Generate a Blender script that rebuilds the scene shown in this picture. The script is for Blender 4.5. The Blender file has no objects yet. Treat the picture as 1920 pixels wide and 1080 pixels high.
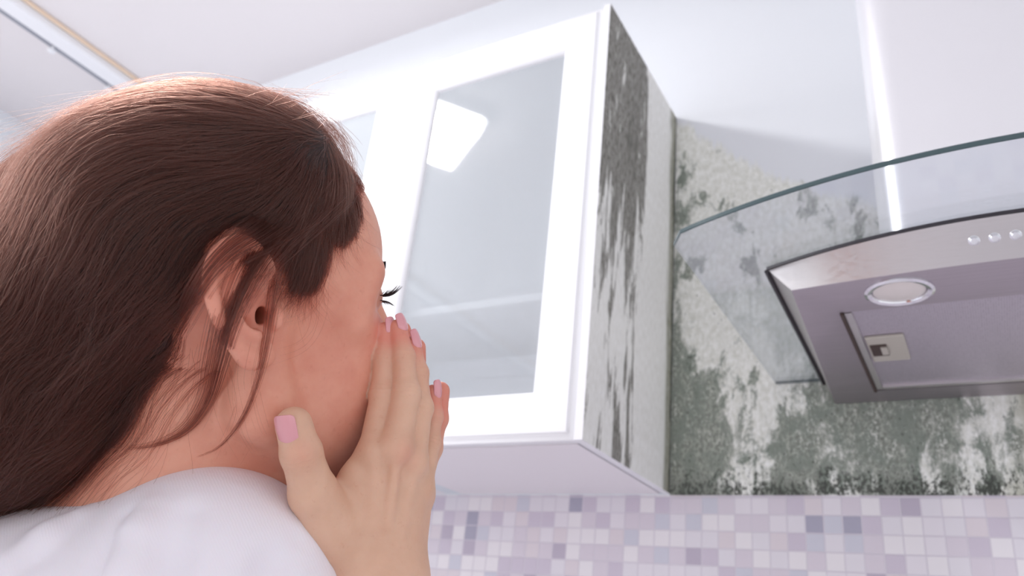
import bpy, math, random
import numpy as np
from mathutils import Vector, Matrix

# ------------------------------------------------------------------ camera, world, lamp, exposure
sc = bpy.context.scene
COL = sc.collection
F_PX = 1486.0
R_ = np.array([0.8660, 0.4900, 0.1010])
U_ = np.array([0.1260, -0.4080, 0.9040])
F_ = np.array([-0.4836, 0.7705, 0.4151])
F_ = F_ / np.linalg.norm(F_)
R_ = R_ - F_ * (R_ @ F_); R_ /= np.linalg.norm(R_)
U_ = np.cross(R_, F_)
CAM = np.array([0.4195, -1.1886, 1.0694])

cd = bpy.data.cameras.new('camera'); cam = bpy.data.objects.new('camera', cd); COL.objects.link(cam)
cd.sensor_width = 36.0; cd.lens = F_PX / 1920 * 36.0; cd.clip_start = 0.02
M = Matrix(((R_[0], U_[0], -F_[0], CAM[0]), (R_[1], U_[1], -F_[1], CAM[1]), (R_[2], U_[2], -F_[2], CAM[2]), (0, 0, 0, 1)))
cam.matrix_world = M
cd.dof.use_dof = True; cd.dof.focus_distance = 0.45; cd.dof.aperture_fstop = 10.5
sc.camera = cam

sc.view_settings.view_transform = 'Standard'; sc.view_settings.look = 'None'
sc.view_settings.gamma = 1.0; sc.view_settings.use_curve_mapping = False
sc.view_settings.exposure = 0.09

w = bpy.data.worlds.new('world'); sc.world = w; w.use_nodes = True
wn = w.node_tree.nodes; wl = w.node_tree.links
bgn = wn['Background']; bgn.inputs[1].default_value = 1.06
tcw = wn.new('ShaderNodeTexCoord'); sxw = wn.new('ShaderNodeSeparateXYZ'); wl.new(tcw.outputs['Generated'], sxw.inputs[0])
crw = wn.new('ShaderNodeValToRGB')
crw.color_ramp.elements[0].position = 0.0; crw.color_ramp.elements[0].color = (0.86, 0.86, 0.89, 1)
crw.color_ramp.elements[1].position = 1.0; crw.color_ramp.elements[1].color = (0.97, 0.99, 1.05, 1)
mrw = wn.new('ShaderNodeMapRange'); mrw.inputs[1].default_value = -1; mrw.inputs[2].default_value = 1
wl.new(sxw.outputs[2], mrw.inputs[0]); wl.new(mrw.outputs[0], crw.inputs[0]); wl.new(crw.outputs[0], bgn.inputs[0])

LAMP_C = (-0.867, -0.974, 2.5)
ld = bpy.data.lights.new('ceiling_lamp_light', 'AREA'); ld.shape = 'RECTANGLE'; ld.size = 0.26; ld.size_y = 0.17; ld.energy = 18.5; ld.color = (1.0, 1.0, 1.0)
lo = bpy.data.objects.new('ceiling_lamp_light', ld)          # linked with the lamp builder below
# unseen area light added at the left wall as a warm side fill
sd = bpy.data.lights.new('side_fill_light', 'AREA'); sd.shape = 'RECTANGLE'; sd.size = 1.2; sd.size_y = 1.3; sd.energy = 14.0; sd.color = (1.0, 0.96, 0.9)
so = bpy.data.objects.new('side_fill_light', sd); COL.objects.link(so)
so.location = (-2.14, -1.6, 1.7)
so.rotation_euler = (Vector((0.1, -0.9, 1.25)) - Vector(so.location)).to_track_quat('-Z', 'Y').to_euler()

rng = np.random.default_rng(7); random.seed(7)

# ------------------------------------------------------------------ helpers
def setp(o, label=None, cat=None, group=None, kind=None):
    if label: o['label'] = label
    if cat: o['category'] = cat
    if group: o['group'] = group
    if kind: o['kind'] = kind
    return o

def empty(name, loc, label, cat, group=None):
    o = bpy.data.objects.new(name, None); COL.objects.link(o); o.location = loc; o.empty_display_size = 0.05
    return setp(o, label, cat, group)

def link(name, me, mats, parent=None, smooth=False):
    o = bpy.data.objects.new(name, me); COL.objects.link(o)
    for m in (mats if isinstance(mats, (list, tuple)) else [mats]): me.materials.append(m)
    if smooth: me.polygons.foreach_set('use_smooth', [True] * len(me.polygons))
    if parent is not None:
        o.parent = parent
        base = parent
        off = Vector((0, 0, 0))
        while base is not None:
            off += Vector(base.location); base = base.parent
        o.location = -off
    return o

class MB:
    """collects polygons in world space"""
    def __init__(s): s.v = []; s.f = []; s.m = []
    def add(s, vs, fs, mi=0):
        b = len(s.v); s.v += [tuple(map(float, v)) for v in vs]
        s.f += [[b + i for i in f] for f in fs]; s.m += [mi] * len(fs)
    def box(s, x0, x1, y0, y1, z0, z1, mi=0, bevel=0.0, front_mi=None):
        b = bevel
        if b <= 0:
            vs = [(x, y, z) for x in (x0, x1) for y in (y0, y1) for z in (z0, z1)]
            fs = [(0, 1, 3, 2), (4, 6, 7, 5), (0, 4, 5, 1), (2, 3, 7, 6), (0, 2, 6, 4), (1, 5, 7, 3)]
            s.add(vs, fs, mi)
            if front_mi is not None: s.m[-4] = front_mi
            return
        vs = []; idx = {}
        for ix, x in enumerate((x0, x1)):
            for iy, y in enumerate((y0, y1)):
                for iz, z in enumerate((z0, z1)):
                    sx, sy, sz = (1 - 2 * ix), (1 - 2 * iy), (1 - 2 * iz)
                    for a in range(3):
                        p = [x + sx * b, y + sy * b, z + sz * b]; p[a] = (x, y, z)[a]
                        idx[ix, iy, iz, a] = len(vs); vs.append(tuple(p))
        fs = []
        for a in range(3):
            o1, o2 = [(1, 2), (2, 0), (0, 1)][a]
            for s0 in (0, 1):
                q = []
                for (i, j) in ((0, 0), (1, 0), (1, 1), (0, 1)):
                    k = [0, 0, 0]; k[a] = s0; k[o1] = i; k[o2] = j; q.append(idx[k[0], k[1], k[2], a])
                fs.append(q if s0 else q[::-1])
            for i in (0, 1):
                for j in (0, 1):
                    q = []
                    k = [0, 0, 0]; k[o1] = i; k[o2] = j
                    k2 = list(k); k2[a] = 1
                    q = [idx[k[0], k[1], k[2], o1], idx[k2[0], k2[1], k2[2], o1], idx[k2[0], k2[1], k2[2], o2], idx[k[0], k[1], k[2], o2]]
                    fs.append(q)
        for i in (0, 1):
            for j in (0, 1):
                for k in (0, 1): fs.append([idx[i, j, k, 0], idx[i, j, k, 1], idx[i, j, k, 2]])
        s.add(vs, fs, mi)
    def loft(s, rings, mi=0, closed=True, cap0=False, cap1=False):
        n = len(rings[0]); b = len(s.v)
        for r in rings: s.v += [tuple(map(float, p)) for p in r]
        for k in range(len(rings) - 1):
            for i in range(n if closed else n - 1):
                j = (i + 1) % n
                s.f.append([b + k * n + i, b + k * n + j, b + (k + 1) * n + j, b + (k + 1) * n + i]); s.m.append(mi)
        if cap0: s.f.append([b + i for i in range(n)][::-1]); s.m.append(mi)
        if cap1: s.f.append([b + (len(rings) - 1) * n + i for i in range(n)]); s.m.append(mi)
    def tube(s, pts, rad, n=8, mi=0):
        pts = [Vector(p) for p in pts]; rings = []
        up = None
        for i, p in enumerate(pts):
            t = (pts[min(i + 1, len(pts) - 1)] - pts[max(i - 1, 0)]).normalized()
            if up is None: up = t.orthogonal().normalized()
            up = (up - t * up.dot(t)).normalized(); sd_ = t.cross(up)
            r = rad[i] if hasattr(rad, '__len__') else rad
            rings.append([p + (up * math.cos(a) + sd_ * math.sin(a)) * r for a in [2 * math.pi * k / n for k in range(n)]])
        s.loft(rings, mi, True, True, True)
    def lathe(s, c, axis, prof, n=32, mi=0, cap0=True, cap1=True):
        c = Vector(c); ax = Vector(axis).normalized(); u = ax.orthogonal().normalized(); v = ax.cross(u)
        s.loft([[c + ax * h + (u * math.cos(a) + v * math.sin(a)) * r for a in [2 * math.pi * k / n for k in range(n)]] for r, h in prof], mi, True, cap0, cap1)
    def build(s, name, mats, parent=None, smooth=False, recalc=True):
        me = bpy.data.meshes.new(name); me.from_pydata(s.v, [], s.f)
        me.polygons.foreach_set('material_index', s.m); me.update()
        if recalc:
            import bmesh
            bm = bmesh.new(); bm.from_mesh(me); bmesh.ops.recalc_face_normals(bm, faces=bm.faces); bm.to_mesh(me); bm.free()
        o = link(name, me, mats, parent, smooth)
        if smooth:
            try:
                me.set_sharp_from_angle(angle=math.radians(40))
            except Exception: pass
        return o

# ---- materials
def mat(name, color=(0.8, 0.8, 0.8), rough=0.5, metal=0.0, **kw):
    m = bpy.data.materials.new(name); m.use_nodes = True
    b = m.node_tree.nodes['Principled BSDF']
    b.inputs['Base Color'].default_value = (*color, 1); b.inputs['Roughness'].default_value = rough; b.inputs['Metallic'].default_value = metal
    for k, v in kw.items(): b.inputs[k.replace('_', ' ')].default_value = v
    return m, b
class NT:
    def __init__(s, m): s.n = m.node_tree.nodes; s.l = m.node_tree.links
    def __call__(s, t, ins=None, **props):
        nd = s.n.new(t)
        for k, v in props.items(): setattr(nd, k, v)
        for k, v in (ins or {}).items():
            if isinstance(v, bpy.types.NodeSocket): s.l.new(v, nd.inputs[k])
            else: nd.inputs[k].default_value = v
        return nd
    def math(s, op, a, b=None, c=None, clamp=False):
        ins = {0: a}
        if b is not None: ins[1] = b
        if c is not None: ins[2] = c
        nd = s('ShaderNodeMath', ins, operation=op); nd.use_clamp = clamp
        return nd.outputs[0]
    def noise(s, vec, scale, detail=4, rough=0.6, dist=0.0):
        return s('ShaderNodeTexNoise', {'Vector': vec, 'Scale': scale, 'Detail': detail, 'Roughness': rough, 'Distortion': dist}).outputs[0]
    def mapr(s, v, a, b, c=0.0, d=1.0, smooth=True):
        nd = s('ShaderNodeMapRange', {0: v, 1: a, 2: b, 3: c, 4: d}); nd.interpolation_type = 'SMOOTHSTEP' if smooth else 'LINEAR'
        return nd.outputs[0]
    def mix(s, f, a, b, blend='MIX'):
        nd = s.n.new('ShaderNodeMix'); nd.data_type = 'RGBA'; nd.blend_type = blend
        for k, v in ((0, f), (6, a), (7, b)):
            if isinstance(v, bpy.types.NodeSocket): s.l.new(v, nd.inputs[k])
            else: nd.inputs[k].default_value = v if not isinstance(v, tuple) else (*v, 1)[:4]
        return nd.outputs[2]
    def scale(s, vec, sx, sy, sz, off=(0, 0, 0)):
        return s('ShaderNodeMapping', {'Vector': vec, 'Scale': (sx, sy, sz), 'Location': off}).outputs[0]
def srgb(r, g, b):
    return tuple(((c / 255) / 12.92 if c / 255 <= 0.04045 else ((c / 255 + 0.055) / 1.055) ** 2.4) for c in (r, g, b))

m_wall, _ = mat('painted_wall', srgb(232, 235, 240), 0.85)
m_ceil, _ = mat('ceiling_paint', srgb(227, 222, 224), 0.9)
m_floor, _ = mat('floor_tile', srgb(212, 210, 214), 0.5)
m_white, _ = mat('white_lacquer', srgb(236, 236, 240), 0.28)
m_inner, _ = mat('cabinet_inside', srgb(240, 243, 246), 0.6)
m_side_in, _ = mat('cabinet_inner_side', srgb(222, 228, 234), 0.6)
m_under, _ = mat('cabinet_underside', srgb(237, 232, 236), 0.5)
m_chrome, _ = mat('chrome', (0.85, 0.85, 0.88), 0.12, 1.0)
m_black, _ = mat('dark_rubber', srgb(50, 46, 52), 0.5)
m_dark, _ = mat('dark_gap', srgb(70, 55, 50), 0.7)
m_beige, _ = mat('filter_catch_plastic', srgb(186, 180, 170), 0.5)

def steel(name, col, rough, aniso_axis=0):
    m, b = mat(name, col, rough, 1.0)
    t = NT(m); tc = t('ShaderNodeTexCoord')
    sc_ = [900, 900, 900]; sc_[aniso_axis] = 6
    n = t.noise(t.scale(tc.outputs['Object'], *sc_), 1.0, 2, 0.5)
    t.l.new(t.mapr(n, 0.3, 0.7, rough * 0.8, rough * 1.25), b.inputs['Roughness'])
    return m
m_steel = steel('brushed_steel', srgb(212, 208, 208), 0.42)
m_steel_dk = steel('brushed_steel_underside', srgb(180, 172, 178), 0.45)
m_chim, _ = mat('chimney_steel', srgb(246, 246, 250), 0.28, 0.5)

# glass: clear + fresnel reflection
def glass(name, tint, ior=1.5, boost=1.0, film=0.0):
    m = bpy.data.materials.new(name); m.use_nodes = True; n = m.node_tree.nodes; l = m.node_tree.links
    n.clear(); out = n.new('ShaderNodeOutputMaterial'); mx = n.new('ShaderNodeMixShader')
    tr = n.new('ShaderNodeBsdfTransparent'); tr.inputs[0].default_value = (*tint, 1)
    gl = n.new('ShaderNodeBsdfGlossy'); gl.inputs[1].default_value = 0.03
    fr = n.new('ShaderNodeLayerWeight'); pw = n.new('ShaderNodeMath'); pw.operation = 'POWER'; pw.inputs[1].default_value = 4.0
    mu = n.new('ShaderNodeMath'); mu.operation = 'MULTIPLY_ADD'; mu.inputs[1].default_value = 0.9; mu.inputs[2].default_value = 0.045 * boost
    if film > 0:
        di = n.new('ShaderNodeBsdfDiffuse'); di.inputs[0].default_value = (0.93, 0.96, 1.0, 1); tl = n.new('ShaderNodeBsdfTranslucent'); tl.inputs[0].default_value = (0.93, 0.96, 1.0, 1)
        m1 = n.new('ShaderNodeMixShader'); l.new(di.outputs[0], m1.inputs[1]); l.new(tl.outputs[0], m1.inputs[2])
        m2 = n.new('ShaderNodeMixShader'); m2.inputs[0].default_value = film; l.new(tr.outputs[0], m2.inputs[1]); l.new(m1.outputs[0], m2.inputs[2]); tr = m2
    l.new(fr.outputs['Facing'], pw.inputs[0]); l.new(pw.outputs[0], mu.inputs[0]); l.new(mu.outputs[0], mx.inputs[0]); l.new(tr.outputs[0], mx.inputs[1]); l.new(gl.outputs[0], mx.inputs[2]); l.new(mx.outputs[0], out.inputs[0])
    return m
m_pane = glass('door_glass', (0.97, 0.98, 0.985), 1.5, 2.2, 0.44)
m_canopy = glass('hood_glass', (0.93, 0.95, 0.97), 1.5, 1.9, 0.06)
m_canopy_edge, _ = mat('hood_glass_edge', srgb(70, 88, 92), 0.15)

# mould ------------------------------------------------------------
def mold_nodes(t, vec, side=False):
    """returns (colour, bump) of mould-stained plaster; vec: x along, y up in metres, built from object coords"""
    streak = t.noise(t.scale(vec, 48, 1, 7.0), 1.0, 7, 0.66, 0.4)
    blot = t.noise(t.scale(vec, 9, 1, 5.5, (3.1, 0, 1.7)), 1.0, 5, 0.62, 0.5)
    fine = t.noise(t.scale(vec, 130, 1, 75), 1.0, 6, 0.72)
    grain = t.noise(t.scale(vec, 300, 1, 150), 1.0, 3, 0.8)
    return streak, blot, fine, grain
m_mold_wall, bw = mat('mouldy_wall_plaster', (0.7, 0.7, 0.7), 0.85)
t = NT(m_mold_wall); tc = t('ShaderNodeTexCoord'); vec = tc.outputs['Object']
sx = t('ShaderNodeSeparateXYZ', {0: vec}); X, Z = sx.outputs[0], sx.outputs[2]
streak, blot, fine, grain = mold_nodes(t, vec)
# more growth low down and in the corner
big = t.noise(t.scale(vec, 7.5, 1, 5.5, (0.35, 0, 0.8)), 1.0, 3, 0.5, 0.3)
mid = t.noise(t.scale(vec, 34, 1, 20, (2, 0, 5)), 1.0, 6, 0.7, 0.6)
speck = t.noise(t.scale(vec, 210, 1, 130, (7, 0, 1)), 1.0, 4, 0.7)
low = t.mapr(Z, 1.72, 1.42, 0.0, 0.20)
corner = t.mapr(X, 0.045, 0.005, 0.0, 0.10)
right = t.mapr(X, 0.37, 0.46, 0.0, -0.10)
g = t.math('ADD', t.math('MULTIPLY', big, 1.25), t.math('MULTIPLY', streak, 0.40))
g = t.math('ADD', g, t.math('MULTIPLY', mid, 0.55))
g = t.math('ADD', t.math('ADD', t.math('ADD', g, low), corner), right)
g = t.math('ADD', g, t.math('MULTIPLY', t.math('SUBTRACT', speck, 0.5), 0.34))
patch = t.mapr(t.noise(t.scale(vec, 17, 1, 9, (4.4, 0, 2.2)), 1.0, 4, 0.6, 0.4), 0.54, 0.68, 0.0, 0.26)
g = t.math('ADD', g, patch)
g1 = t.mapr(g, 1.21, 1.33)
cream = t.mix(t.mapr(fine, 0.35, 0.65), srgb(222, 223, 214), srgb(249, 250, 246))
green = t.mix(t.mapr(speck, 0.38, 0.62), srgb(112, 118, 108), srgb(176, 181, 170))
green = t.mix(t.mapr(mid, 0.42, 0.62), green, srgb(128, 138, 127))
c1 = t.mix(t.math('MULTIPLY', g1, 0.95), cream, green)
# pale flakes left inside the growth, black spots along the bottom
flk = t.mapr(t.math('ADD', speck, t.math('MULTIPLY', streak, 0.5)), 0.82, 0.90)
c1 = t.mix(t.math('MULTIPLY', flk, 0.8), c1, srgb(226, 228, 222))
vlow = t.mapr(Z, 1.372, 1.312, 0.0, 0.125)
dk = t.math('ADD', t.math('ADD', t.math('MULTIPLY', speck, 0.75), t.math('MULTIPLY', mid, 0.35)), vlow)
dk = t.math('ADD', dk, t.mapr(g, 1.15, 1.4, 0.0, 0.05))
dk = t.mapr(dk, 0.665, 0.75)
c2 = t.mix(t.math('MULTIPLY', dk, 0.85), c1, srgb(50, 51, 46))
ol = t.mapr(t.noise(t.scale(vec, 7, 1, 3, (9, 0, 4)), 1.0, 3), 0.55, 0.7)
c2 = t.mix(t.math('MULTIPLY', t.math('MULTIPLY', ol, t.mapr(X, 0.3, 0.42)), 0.5), c2, srgb(140, 140, 100), 'MULTIPLY')
sp = t('ShaderNodeTexVoronoi', {'Vector': t.scale(vec, 1, 1, 1), 'Scale': 70}); 
spots = t.mapr(sp.outputs[0], 0.10, 0.05)
rnd = t('ShaderNodeSeparateColor', {0: sp.outputs[1]}).outputs[0]
spots = t.math('MULTIPLY', spots, t.math('GREATER_THAN', rnd, 0.86))
c2 = t.mix(spots, c2, srgb(45, 42, 38))
# top boundary of the mould patch: a bowed, ragged line
zt = t.math('ADD', 2.03, t.math('ADD', t.math('MULTIPLY', X, -1.15), t.math('MULTIPLY', t.math('MULTIPLY', X, X), 1.1)))
dist = t.math('SUBTRACT', t.math('ADD', zt, t.math('MULTIPLY', t.math('SUBTRACT', streak, 0.5), 0.10)), Z)
edge = t.mapr(dist, -0.004, 0.020)
xr = t.math('MULTIPLY', t.math('GREATER_THAN', X, 0.0), edge)
paint = srgb(234, 237, 242)
t.l.new(t.mix(xr, paint, c2), bw.inputs['Base Color'])
bp = t('ShaderNodeBump', {'Height': t.math('MULTIPLY', fine, xr), 'Strength': 0.25, 'Distance': 0.002}); t.l.new(bp.outputs[0], bw.inputs['Normal'])

m_mold_side, bs = mat('mouldy_cabinet_panel', (0.7, 0.7, 0.7), 0.75)
t = NT(m_mold_side); tc = t('ShaderNodeTexCoord')
s3 = t('ShaderNodeSeparateXYZ', {0: tc.outputs['Object']}); Y, Z = s3.outputs[1], s3.outputs[2]
vec = t('ShaderNodeCombineXYZ', {0: Y, 1: 0.0, 2: Z}).outputs[0]
streak = t.noise(t.scale(vec, 46, 1, 6.5, (1.3, 0, 0.4)), 1.0, 8, 0.68, 0.5)
blot = t.noise(t.scale(vec, 13, 1, 3.2, (5.2, 0, 2.9)), 1.0, 4, 0.6, 0.3)
fine = t.noise(t.scale(vec, 240, 1, 60), 1.0, 4, 0.75)
upf = t.mapr(Z, 1.55, 1.85, 0.0, 0.15)
fr = t.mapr(Y, -0.11, -0.17, -0.30, 0.03)
g = t.math('ADD', t.math('MULTIPLY', streak, 0.72), t.math('MULTIPLY', blot, 0.52))
g = t.math('ADD', t.math('ADD', g, upf), fr)
g = t.math('ADD', g, t.math('MULTIPLY', t.math('SUBTRACT', fine, 0.5), 0.22))
g1 = t.mapr(g, 0.66, 0.71)
pale = t.mix(t.mapr(fine, 0.3, 0.7), srgb(228, 227, 222), srgb(245, 245, 243))
grey = t.mix(t.mapr(fine, 0.36, 0.60), srgb(88, 86, 80), srgb(158, 156, 150))
c1 = t.mix(g1, pale, grey)
c1 = t.mix(t.math('MULTIPLY', t.mapr(g, 0.84, 1.0), 0.6), c1, srgb(74, 73, 66))
ce = t.math('ADD', Y, t.math('MULTIPLY', t.math('SUBTRACT', streak, 0.5), 0.05))
c1 = t.mix(t.math('MULTIPLY', t.mapr(ce, -0.040, -0.018), t.mapr(fine, 0.30, 0.62, 0.55, 1.0)), c1, srgb(140, 140, 122))
c1 = t.mix(t.mapr(ce, -0.012, -0.002), c1, srgb(60, 62, 52))
t.l.new(c1, bs.inputs['Base Color'])
bp = t('ShaderNodeBump', {'Height': fine, 'Strength': 0.2, 'Distance': 0.001}); t.l.new(bp.outputs[0], bs.inputs['Normal'])

# mosaic -----------------------------------------------------------
m_tile, bt = mat('lilac_mosaic', (0.7, 0.7, 0.7), 0.35)
t = NT(m_tile); tc = t('ShaderNodeTexCoord'); P = 0.0246
s3 = t('ShaderNodeSeparateXYZ', {0: tc.outputs['Object']})
gx = t.math('DIVIDE', s3.outputs[0], P); gz = t.math('DIVIDE', t.math('SUBTRACT', s3.outputs[2], 1.3095), P)
cell = t('ShaderNodeCombineXYZ', {0: t.math('FLOOR', gx), 1: 0.0, 2: t.math('FLOOR', gz)}).outputs[0]
wnz = t('ShaderNodeTexWhiteNoise', {0: cell}); v = wnz.outputs[0]
cr = t('ShaderNodeValToRGB', {0: v}); cr.color_ramp.interpolation = 'CONSTANT'; el = cr.color_ramp.elements
stops = [(0.0, (226, 221, 228)), (0.2, (233, 228, 232)), (0.38, (217, 208, 218)), (0.52, (222, 212, 218)), (0.64, (206, 196, 210)), (0.74, (228, 222, 229)), (0.83, (206, 205, 217)), (0.91, (188, 178, 194)), (0.955, (170, 167, 185))]
el[0].position = 0; el[0].color = (*srgb(*stops[0][1]), 1); el[1].position = stops[1][0]; el[1].color = (*srgb(*stops[1][1]), 1)
for p_, c_ in stops[2:]:
    e = el.new(p_); e.color = (*srgb(*c_), 1)
fx = t.math('ABSOLUTE', t.math('SUBTRACT', t.math('FRACT', gx), 0.5)); fz = t.math('ABSOLUTE', t.math('SUBTRACT', t.math('FRACT', gz), 0.5))
gr = t.mapr(t.math('MAXIMUM', fx, fz), 0.45, 0.485)
t.l.new(t.mix(gr, cr.outputs[0], srgb(214, 207, 217)), bt.inputs['Base Color'])
bp = t('ShaderNodeBump', {'Height': t.math('SUBTRACT', 1.0, gr), 'Strength': 0.5, 'Distance': 0.001}); t.l.new(bp.outputs[0], bt.inputs['Normal'])

# ------------------------------------------------------------------ room
def structure(name, mb, m, **k):
    o = mb.build(name, m, **k); o['kind'] = 'structure'; return o
CEIL = 2.5
b = MB(); b.box(-2.2, 2.2, 0.0, 0.08, 1.3125, CEIL); structure('wall_back', b, m_mold_wall)
b = MB(); b.box(-2.2, 2.2, 0.003, 0.08, 0.0, 1.3125); structure('wall_backsplash', b, m_tile)
b = MB(); b.box(-2.28, -2.2, -3.6, 0.08, 0.0, CEIL); structure('wall_left', b, m_wall)
b = MB(); b.box(-2.28, 2.2, -3.6, 0.08, CEIL, CEIL + 0.08); structure('ceiling', b, m_ceil)
b = MB(); b.box(-2.28, 2.2, -3.6, 0.08, -0.08, 0.0); structure('floor', b, m_floor)

# made-up window with glowing panes, added out of frame behind the fill light
m_fill_pane, bsk = mat('glowing_fill_pane', (0.9, 0.93, 1.0), 0.1); bsk.inputs['Emission Color'].default_value = (0.95, 0.97, 1.0, 1); bsk.inputs['Emission Strength'].default_value = 1.2
b = MB()
for q in ((-2.20, -0.98, 1.04, 1.09), (-2.20, -0.98, 2.31, 2.36)): b.box(-2.1995, -2.16, q[0], q[1], q[2], q[3], 0, 0.004)
for y_ in (-2.20, -1.615, -1.03): b.box(-2.1995, -2.16, y_, y_ + 0.05, 1.0905, 2.3095, 0, 0.004)
b.box(-2.1992, -2.19, -2.15, -1.6155, 1.091, 2.309, 1); b.box(-2.1992, -2.19, -1.5645, -1.0305, 1.091, 2.309, 1)
structure('added_window_1', b, [m_white, m_fill_pane])

# ceiling rail at the left
rail = empty('curtain_rail', (-1.66, -1.6, CEIL), 'white metal curtain rail running along the ceiling above the hair', 'curtain rail')
b = MB(); b.box(-1.675, -1.615, -3.3, -0.004, CEIL - 0.03, CEIL - 0.0005, 0, 0.004); b.build('rail_profile', m_white, rail)
b = MB(); b.box(-1.705, -1.676, -3.3, -0.004, CEIL - 0.020, CEIL - 0.001, 0, 0.002); b.build('rail_channel', mat('rail_channel_grey', srgb(150, 152, 162), 0.4, 0.4)[0], rail)
b = MB(); b.box(-1.613, -1.604, -3.3, -0.004, CEIL - 0.010, CEIL - 0.001, 0, 0.001); b.build('rail_trim', mat('rail_trim_warm', srgb(238, 214, 190), 0.5)[0], rail)
for yy in (-1.05, -0.86, -0.70, -0.62, -0.38, -0.20):
    b = MB(); b.lathe((-1.69, yy, CEIL - 0.043), (0, 0, 1), [(0.004, 0), (0.010, 0.003), (0.010, 0.010), (0.004, 0.014), (0.004, 0.022)], 14); b.build('glider', m_white, rail, True)

# ceiling lamp
lamp = empty('ceiling_lamp', LAMP_C, 'rectangular white ceiling lamp reflected in the glass cabinet door', 'ceiling lamp')
m_emit = bpy.data.materials.new('lamp_diffuser'); m_emit.use_nodes = True; n_ = m_emit.node_tree.nodes; n_.clear()
o_ = n_.new('ShaderNodeOutputMaterial'); e_ = n_.new('ShaderNodeEmission'); e_.inputs[0].default_value = (1, 0.99, 0.97, 1); e_.inputs[1].default_value = 26.0
m_emit.node_tree.links.new(e_.outputs[0], o_.inputs[0])
ang = math.radians(35.5)
def rsq(h, rr, z, n=6):
    pts = []
    for q, (sx_, sy_) in enumerate(((1, 1), (-1, 1), (-1, -1), (1, -1))):
        for k in range(n):
            a = math.pi / 2 * (q + k / (n - 1)); x = sx_ * (h - rr) + rr * math.cos(a); y = sy_ * (h - 0.048 - rr) + rr * math.sin(a)
            pts.append((LAMP_C[0] + x * math.cos(ang) - y * math.sin(ang), LAMP_C[1] + x * math.sin(ang) + y * math.cos(ang), z))
    return pts
b = MB(); b.loft([rsq(0.148, 0.03, CEIL - 0.0005), rsq(0.148, 0.03, CEIL - 0.035)], 0, True, True, False); b.build('lamp_housing', m_white, lamp)
b = MB(); b.loft([rsq(0.142, 0.03, CEIL - 0.036), rsq(0.139, 0.03, CEIL - 0.052), rsq(0.120, 0.02, CEIL - 0.058)], 0, True, True, True); b.build('diffuser', m_emit, lamp, True)
COL.objects.link(lo); lo.location = (LAMP_C[0], LAMP_C[1], CEIL - 0.062); lo.rotation_euler = (0, 0, ang)

# ------------------------------------------------------------------ wall cabinets
ZB, ZT, DEP = 1.3140, 2.0242, 0.32
def frame_loft(mb, x0, x1, z0, z1, prof, mi=0):
    rings = []
    for d, y in prof:
        rings.append([(x0 + d, y, z0 + d), (x1 - d, y, z0 + d), (x1 - d, y, z1 - d), (x0 + d, y, z1 - d)])
    mb.loft(rings, mi)
def cabinet(x1, label, exposed):
    x0 = x1 - 0.40
    c = empty('wall_cabinet', (x0 + 0.2, -0.15, ZB), label, 'cabinet', 'white glass-fronted wall cabinets')
    ty = 0.020
    b = MB(); yb = -0.0005; yf = -DEP + ty + 0.001
    b.box(x0, x0 + 0.016, yf, yb, ZB, ZT, 2)
    if not exposed: b.box(x1 - 0.016, x1, yf, yb, ZB, ZT, 2)
    x1i = x1 - 0.016
    b.box(x0 + 0.0165, x1i - 0.0005, yf, yb, ZB, ZB + 0.016, 1)
    b.box(x0 + 0.0165, x1i - 0.0005, yf, yb, ZT - 0.016, ZT, 0)
    b.box(x0 + 0.0165, x1i - 0.0005, -0.012, yb, ZB + 0.0165, ZT - 0.0165, 0)
    b.build('body', [m_inner, m_under, m_side_in], c)
    if exposed:
        b = MB(); b.box(x1 - 0.012, x1, -DEP, yb, ZB, ZT, 0)
        o = b.build('side_panel', [m_mold_side, m_white, m_side_in], c)
        for p in o.data.polygons:
            nrm = p.normal
            if nrm.y < -0.9 or nrm.z > 0.9: p.material_index = 1
            if nrm.z < -0.9: p.material_index = 1
            if nrm.x < -0.9: p.material_index = 2
        o['label'] = 'side panel streaked with grey mould'
    zs = 1.5365
    b = MB(); b.box(x0 + 0.017, x1 - 0.0165, -DEP + 0.035, -0.013, zs - 0.006, zs + 0.006); b.build('shelf', m_inner, c)
    # door
    dx0, dx1 = x0 + 0.0015, (x1 - 0.0135 if exposed else x1 - 0.0015)
    dz0, dz1 = ZB + 0.001, ZT - 0.001
    yF = -DEP
    d0 = 0.064
    b = MB()
    frame_loft(b, dx0, dx1, dz0, dz1, [(0.0, yF + ty), (0.0, yF + 0.005), (0.003, yF + 0.0035), (0.007, yF + 0.003), (0.010, yF), (0.050, yF), (0.053, yF + 0.0015), (0.056, yF + 0.0015), (d0 + 0.002, yF + 0.009), (d0 + 0.004, yF + 0.012), (d0 + 0.004, yF + ty), (0.0, yF + ty)])
    dr = b.build('door', m_white, c, True)
    b = MB(); b.box(dx0 + d0 - 0.002, dx1 - d0 + 0.002, yF + 0.0125, yF + 0.0165, dz0 + d0 - 0.002, dz1 - d0 + 0.002); g_ = b.build('glass_pane', m_pane, dr)
    g_.location = Vector((0, 0, 0))
    for hz in (ZB + 0.12, ZT - 0.12):
        b = MB(); b.box(x0 + 0.0175, x0 + 0.030, yF + 0.022, yF + 0.075, hz - 0.012, hz + 0.012, 0, 0.002); b.build('hinge', m_chrome, c)
    return c
cabinet(0.0, 'white wall cabinet with glass door and mouldy side panel beside the hood', True)
cabinet(-0.40, 'white glass-door wall cabinet just above the hair, left of the mouldy one', False)

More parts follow.
